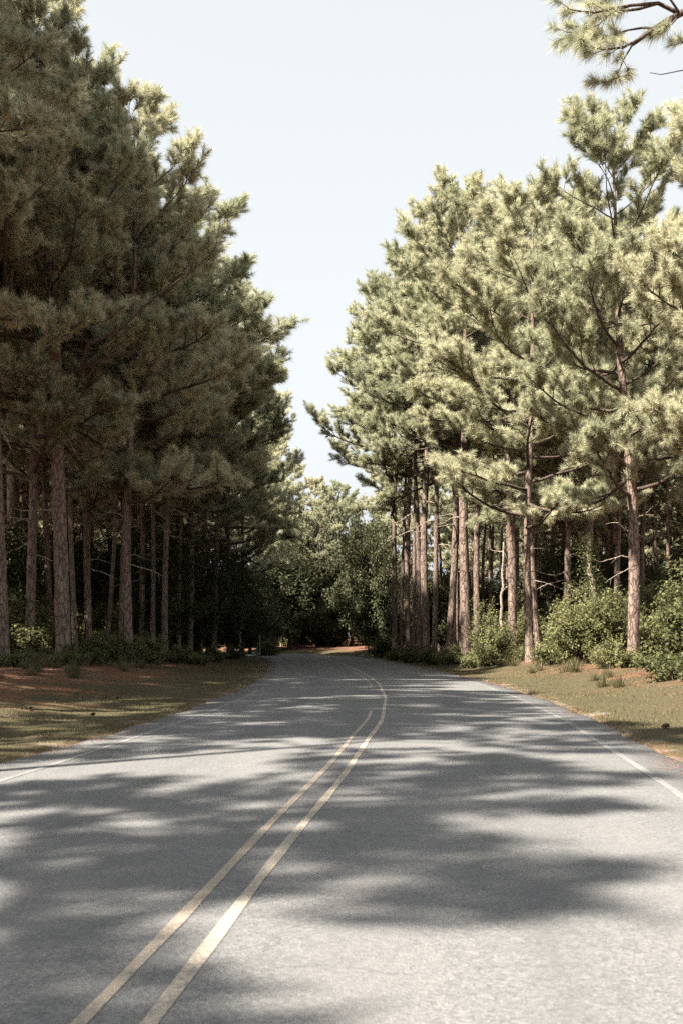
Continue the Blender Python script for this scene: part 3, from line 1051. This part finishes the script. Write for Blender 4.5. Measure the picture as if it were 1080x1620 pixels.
# undergrowth deeper in both woods
sh_taken = []
for (x, y) in scatter(46, -34, -10, 46, 112, lambda x, y: x < -12 + 0.04 * (y - 45) and x / y > -0.36, 2.2, sh_taken):
    shrub('leafy undergrowth bush in the dark of the left wood', x, y, random.choice([0, 1, 2, 3]), random.uniform(0.9, 1.4), random.uniform(0.8, 1.3), 'undergrowth in the left wood')
for (x, y) in scatter(46, 7, 34, 54, 112, lambda x, y: x > 0.135 * y and x / y < 0.36, 2.2, sh_taken):
    shrub('leafy undergrowth bush between the pines of the right wood', x, y, random.choice([0, 1, 2, 3]), random.uniform(0.9, 1.4), random.uniform(0.9, 1.5), 'undergrowth in the right wood')
for (x, y) in scatter(34, -30, 20, 122, 134, lambda x, y: True, 2.0, sh_taken):
    shrub('dark bush at the foot of the far trees beyond the bend', x, y, random.choice([0, 1, 3]), random.uniform(1.0, 1.6), random.uniform(0.8, 1.4), 'bushes beyond the bend')


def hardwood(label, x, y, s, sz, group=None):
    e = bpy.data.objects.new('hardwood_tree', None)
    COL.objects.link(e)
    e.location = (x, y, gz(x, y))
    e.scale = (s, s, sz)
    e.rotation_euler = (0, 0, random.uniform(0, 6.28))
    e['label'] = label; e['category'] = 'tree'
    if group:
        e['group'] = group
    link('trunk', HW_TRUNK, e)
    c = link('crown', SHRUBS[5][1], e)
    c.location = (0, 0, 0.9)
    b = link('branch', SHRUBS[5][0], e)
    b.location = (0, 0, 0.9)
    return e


tb = MB()
zz = np.linspace(-0.3, 4.0, 14)
tb.tube(np.stack([0.05 * np.sin(zz * 1.3), 0.04 * np.cos(zz * 1.1), zz], 1), 0.16 - 0.025 * zz + 0.12 * np.exp(-np.clip(zz, 0, 9) / 0.3), 12)
HW_TRUNK = tb.mesh('trunk', M_BARK, True)
for (x, Z, s, sz, lab) in [
    (596, 98, 0.85, 1.35, 'pale green leafy tree at the right roadside where the road bends'),
    (588, 110, 1.0, 1.5, 'leafy tree just beyond the pale green one at the bend'),
    (458, 122, 1.35, 1.45, 'rounded leafy tree at the left of the bend, paler than its neighbours'),
    (428, 118, 1.2, 1.4, 'dark leafy tree behind the slim post, left of the bend'),
    (520, 131, 1.3, 1.6, 'shadowy leafy tree straight ahead at the end of the road'),
    (556, 127, 1.2, 1.5, 'shadowy leafy tree right of the road end with a thin pale stem before it'),
    (395, 106, 1.0, 1.0, 'dark leafy tree left of the slim post'),
    (478, 133, 1.25, 1.8, 'taller leafy tree behind the rounded paler one'),
    (242, 66, 0.75, 0.9, 'dark leafy tree behind the broad bush, left wood'),
    (288, 72, 0.8, 0.95, 'dark leafy tree behind the greyish bush of the left verge'),
    (328, 80, 0.85, 1.0, 'dark leafy tree at the end of the left verge'),
    (368, 92, 0.9, 1.05, 'dark leafy tree left of the leaning dead stem'),
    (25, 53, 0.6, 0.75, 'dark leafy tree behind the trunks at the left edge of the photo'),
    (905, 62, 0.6, 0.75, 'young leafy tree rising behind the broad brush mound'),
    (985, 64, 0.6, 0.8, 'young leafy tree in shade behind the nearest right-hand trunk'),
]:
    hardwood(lab, PX(x, Z), Z, s, sz, 'leafy trees among the pines')

for (x, y) in scatter(34, -38, -14, 50, 116, lambda x, y: x < -14.5 + 0.04 * (y - 45) and x / y > -0.40, 3.0, []):
    hardwood('leafy understorey tree in the dark of the left wood', x, y, random.uniform(0.6, 1.0), random.uniform(0.7, 1.2), 'understorey trees in the left wood')
for (x, y) in scatter(44, 2, 42, 66, 122, lambda x, y: x > (0.15 * y if y < 86 else 2.5) and x / y < 0.38, 3.0, []):
    hardwood('leafy understorey tree between the pines of the right wood', x, y, random.uniform(0.6, 1.0), random.uniform(0.6, 0.95), 'understorey trees in the right wood')

# leaning dead snags with a vine
def snag(label, p0, p1, r, vine):
    rg = np.random.default_rng(int(abs(p0[0]) * 100))
    e = bpy.data.objects.new('dead_tree', None)
    COL.objects.link(e)
    e.location = (p0[0], p0[1], gz(p0[0], p0[1]))
    e['label'] = label; e['category'] = 'dead tree'
    v = np.array(p1, float) - np.array(p0, float)
    pth = np.array([v * t for t in np.linspace(-0.03, 1, 12)]) + rg.normal(0, 0.04, (12, 3))
    tb = MB()
    tb.tube(pth, np.linspace(r, r * 0.5, 12), 9)
    link('trunk', tb.mesh('trunk', M_DEAD, True), e)
    for q in (6, 8, 10):
        db = MB()
        pp = curve_path(pth[q], rg.normal(0, 1, 3) + np.array([0, 0, 0.5]), 0.9, 4, 0.1, rg, 0.2)
        db.tube(pp, np.linspace(0.03, 0.008, 5), 5)
        link('branch', db.mesh('branch', M_DEAD, True), e)
    if vine:
        lm = MB()
        t = rg.uniform(0.05, 1, 2600)
        P = np.array([np.interp(t, np.linspace(0, 1, 12), pth[:, i]) for i in range(3)]).T + rg.normal(0, 0.26, (2600, 3))
        leaves(lm, P, rg.normal(size=P.shape), 0.11, rg)
        link('vine', lm.mesh('vine', M_LEAF), e)


snag('leaning dead snag hung with vine behind the brush mound', (PX(955, 47), 47, 0), (PX(925, 47), 47, 5.2), 0.16, True)
snag('thin crooked dead stem left of the stout pine on the right', (PX(790, 57), 57, 0), (PX(796, 57), 57, 6.0), 0.09, False)
snag('thin bare pale stem standing alone before the far dark trees', (PX(551, 121), 121, 0), (PX(553, 121), 121, 7.0), 0.06, False)
snag('thin leaning dead stem in the shade left of the slim post', (PX(378, 88), 88, 0), (PX(384, 88), 88, 3.2), 0.07, False)

# ------------------------------------------------------------------ roadside post, small sign
m, nt, p = new_mat('weathered_post')
c = mix(nt, noise(nt, mapped(nt, 'Object', (20, 20, 3)), 1.0, 4), (0.16, 0.13, 0.11), (0.34, 0.30, 0.26))
nt.links.new(c, p.inputs['Base Color'])
p.inputs['Roughness'].default_value = 0.9
M_POST = m
m, nt, p = new_mat('white_plate')
c = mix(nt, noise(nt, mapped(nt, 'Object'), 9.0, 4), (0.72, 0.72, 0.70), (0.82, 0.82, 0.80))
nt.links.new(c, p.inputs['Base Color'])
p.inputs['Roughness'].default_value = 0.4
M_PLATE = m

e = bpy.data.objects.new('marker_post', None)
COL.objects.link(e)
e.location = (PX(411, 84), 84, gz(PX(411, 84), 84))
e['label'] = 'slim weathered post standing on the left verge where the road bends'
e['category'] = 'post'
mb = MB()
mb.tube(np.array([(0, 0, -0.2), (0.01, 0, 0.8), (0.015, 0, 1.62)]), [0.06, 0.057, 0.055], 8)
link('shaft', mb.mesh('shaft', M_POST, False), e)
mb = MB()
mb.tube(np.array([(0.015, 0, 1.62), (0.015, 0, 1.66), (0.015, 0, 1.72)]), [0.066, 0.06, 0.015], 8)
link('cap', mb.mesh('cap', M_POST, False), e)

X, Y = PX(446, 117.5) , 120.0
e = bpy.data.objects.new('road_sign', None)
COL.objects.link(e)
e.location = (PX(446, Y), Y, gz(PX(446, Y), Y))
e['label'] = 'tiny white marker plate among the dark trees beyond the bend'
e['category'] = 'sign'
mb = MB()
mb.tube(np.array([(0, 0.04, -0.2), (0, 0.04, 1.5), (0, 0.04, 3.2)]), [0.03, 0.03, 0.03], 6)
link('post', mb.mesh('post', M_LIMB, False), e)
mb = MB()
x_, z0, z1 = 0.15, 2.55, 3.2
b = [(-x_, -0.005, z0), (x_, -0.005, z0), (x_, -0.005, z1), (-x_, -0.005, z1), (-x_, 0.008, z0), (x_, 0.008, z0), (x_, 0.008, z1), (-x_, 0.008, z1)]
mb.add(b, [(0, 1, 2, 3), (5, 4, 7, 6), (4, 0, 3, 7), (1, 5, 6, 2), (3, 2, 6, 7), (4, 5, 1, 0)])
link('plate', mb.mesh('plate', M_PLATE, False), e)

# ------------------------------------------------------------------ ground litter
# grass blades on the verges
def verge_pts(n, side, y0, y1, dmin, dmax, pw=1.6):
    out = []
    u = rng.random(n)
    y = y0 * (y1 / y0) ** u                       # denser near the camera
    dd = dmin + (dmax - dmin) * rng.random(n) ** pw
    i = np.searchsorted(CL[:, 1], y)
    i = np.clip(i, 1, len(CL) - 1)
    c = CL[i] + CT[i] * (y - CL[i, 1])[:, None]
    q = c + CN[i] * (side * dd)[:, None]
    return q


def blades(q, h0, h1, w, lean, mat, name, seed, clump=None):
    rg = np.random.default_rng(seed)
    n = len(q)
    dq = road_d(q[:, 0], q[:, 1])
    z = ground_h(q[:, 0], q[:, 1], dq)
    z = np.where(np.abs(dq) < 3.98, 0.055 - 0.0125 * np.abs(dq) + 0.012, z)
    a = rg.uniform(0, 6.28, n)
    h = rg.uniform(h0, h1, n) * np.clip(1 + 0.9 * wav(q[:, 0] * 2.1 + 3, q[:, 1] * 1.7), 0.5, 2.2)
    sc = np.clip(q[:, 1] / 18, 0.8, 2.6)
    ww = w * rg.uniform(0.7, 1.3, n) * sc
    le = np.radians(rg.uniform(lean[0], lean[1], n))
    b = rg.uniform(0, 6.28, n)
    base = np.stack([q[:, 0], q[:, 1], z - 0.006], 1)
    s = np.stack([np.cos(a), np.sin(a), np.zeros(n)], 1) * ww[:, None] / 2
    tip = base + np.stack([np.cos(b) * np.sin(le), np.sin(b) * np.sin(le), np.cos(le)], 1) * h[:, None]
    v = np.stack([base - s, base + s, tip], 1).reshape(-1, 3)
    mb = MB()
    pat = 0.5 + 0.35 * wav(q[:, 0] * 0.9, q[:, 1] * 0.6) + rg.normal(0, 0.18, n)
    mb.add(v, np.arange(len(v)).reshape(-1, 3), np.repeat(np.clip(pat, 0, 1), 3))
    return mb.mesh(name, mat)


q = np.vstack([verge_pts(110000, -1, 11, 85, 3.97, 10.5, 1.15), verge_pts(80000, 1, 11, 85, 3.97, 8.5, 1.15)])
keep = rng.random(len(q)) < np.clip(0.62 + 0.8 * wav(q[:, 0] * 0.8 + 5, q[:, 1] * 0.8), 0.05, 1)
link('grass', blades(q[keep], 0.02, 0.065, 0.011, (15, 75), M_GRASS, 'grass', 5), label='short dry mown grass on the road verges', cat='grass', kind='stuff')
q = np.vstack([verge_pts(30000, -1, 14, 100, 6.5, 15, 1.0), verge_pts(26000, 1, 14, 100, 5.6, 13, 1.0), verge_pts(5000, -1, 9, 80, 3.6, 4.4, 0.6), verge_pts(5000, 1, 9, 80, 3.6, 4.4, 0.6)])
keep = rng.random(len(q)) < np.clip(0.5 + 1.0 * wav(q[:, 0] * 0.7 + 9, q[:, 1] * 0.9), 0.08, 1)
link('pine_straw', blades(q[keep], 0.10, 0.22, 0.009, (72, 92), M_STRAW, 'pine_straw', 6), label='rusty fallen pine needles lying under the trees', cat='pine straw', kind='stuff')

# taller weeds along the wood edges
def weed_mesh(seed):
    rg = np.random.default_rng(seed)
    mb = MB()
    n = 130
    a = rg.uniform(0, 6.28, n)
    rr = np.abs(rg.normal(0, 0.10, n))
    base = np.stack([np.cos(a) * rr, np.sin(a) * rr, np.full(n, -0.03)], 1)
    le = np.radians(rg.uniform(5, 50, n))
    h = rg.uniform(0.18, 0.5, n)
    b = a + rg.normal(0, 0.6, n)
    tip = base + np.stack([np.cos(b) * np.sin(le), np.sin(b) * np.sin(le), np.cos(le)], 1) * h[:, None]
    s = np.stack([-np.sin(a), np.cos(a), np.zeros(n)], 1) * 0.009
    v = np.stack([base - s, base + s, tip], 1).reshape(-1, 3)
    mb.add(v, np.arange(len(v)).reshape(-1, 3), np.repeat(rg.uniform(0.1, 0.9, n), 3))
    return mb.mesh('grass_tuft', M_GRASS)


wm = [weed_mesh(s) for s in range(4)]
for side, n, dlo, dhi, lab, grp in ((-1, 46, 8.8, 11.5, 'ragged tuft of weeds at the edge of the left wood', 'weed tufts along the left wood'),
                                    (1, 40, 6.2, 8.2, 'ragged tuft of weeds before the right-hand bushes', 'weed tufts along the right bushes')):
    q = verge_pts(n, side, 30, 80, dlo, dhi, 1.0)
    for (x, y) in q:
        o = link('grass_tuft', random.choice(wm), label=lab, cat='weeds', group=grp, loc=(x, y, gz(x, y)))
        s = random.uniform(0.7, 1.4)
        o.scale = (s, s, s * random.uniform(0.7, 1.1))
        o.rotation_euler = (0, 0, random.uniform(0, 6))

# pine cones on the verges
cb = MB()
for i in range(46):
    t = i / 45
    a = i * 2.39996
    r = 0.042 * math.sin(math.pi * (0.12 + 0.8 * t)) + 0.004
    z = 0.11 * t
    c_, s_ = math.cos(a), math.sin(a)
    u = np.array([c_, s_, 0]); w_ = np.array([-s_, c_, 0])
    b0 = np.array([0, 0, z]); tp = u * r * 1.15 + np.array([0, 0, z + 0.022])
    cb.add([b0 - w_ * 0.006, b0 + w_ * 0.006, tp + w_ * 0.012, tp - w_ * 0.012], [(0, 1, 2, 3)])
    cb.add([b0 - w_ * 0.006 - np.array([0, 0, .006]), b0 + w_ * 0.006 - np.array([0, 0, .006]), tp + w_ * 0.012, tp - w_ * 0.012], [(1, 0, 3, 2)])
cone = cb.mesh('pine_cone', M_LIMB)
for (px, py, lab, s) in [(1045, 1153, 'dark fallen pine cone alone on the right verge', 1.1), (50, 1127, 'dark pine cone on the left verge nearest the left edge', 0.8),
                         (143, 1134, 'dark pine cone in the middle of the left verge grass', 0.8), (190, 1107, 'pine cone at the edge of the red needle bed on the left', 0.8)]:
    Z = 2700 / (py - HZ)
    for _ in range(6):
        x = PX(px, Z)
        Z = (CAM_H - gz(x, Z)) * F / (py - HZ)
    x = PX(px, Z)
    o = link('pine_cone', cone, label=lab, cat='pine cone', group='fallen pine cones on the verges', loc=(x, Z, gz(x, Z) + 0.04))
    o.scale = (s, s, s)
    o.rotation_euler = (R(80), 0.2, random.uniform(0, 6))

print('tufts', [v['n'] for v in VARIANTS])
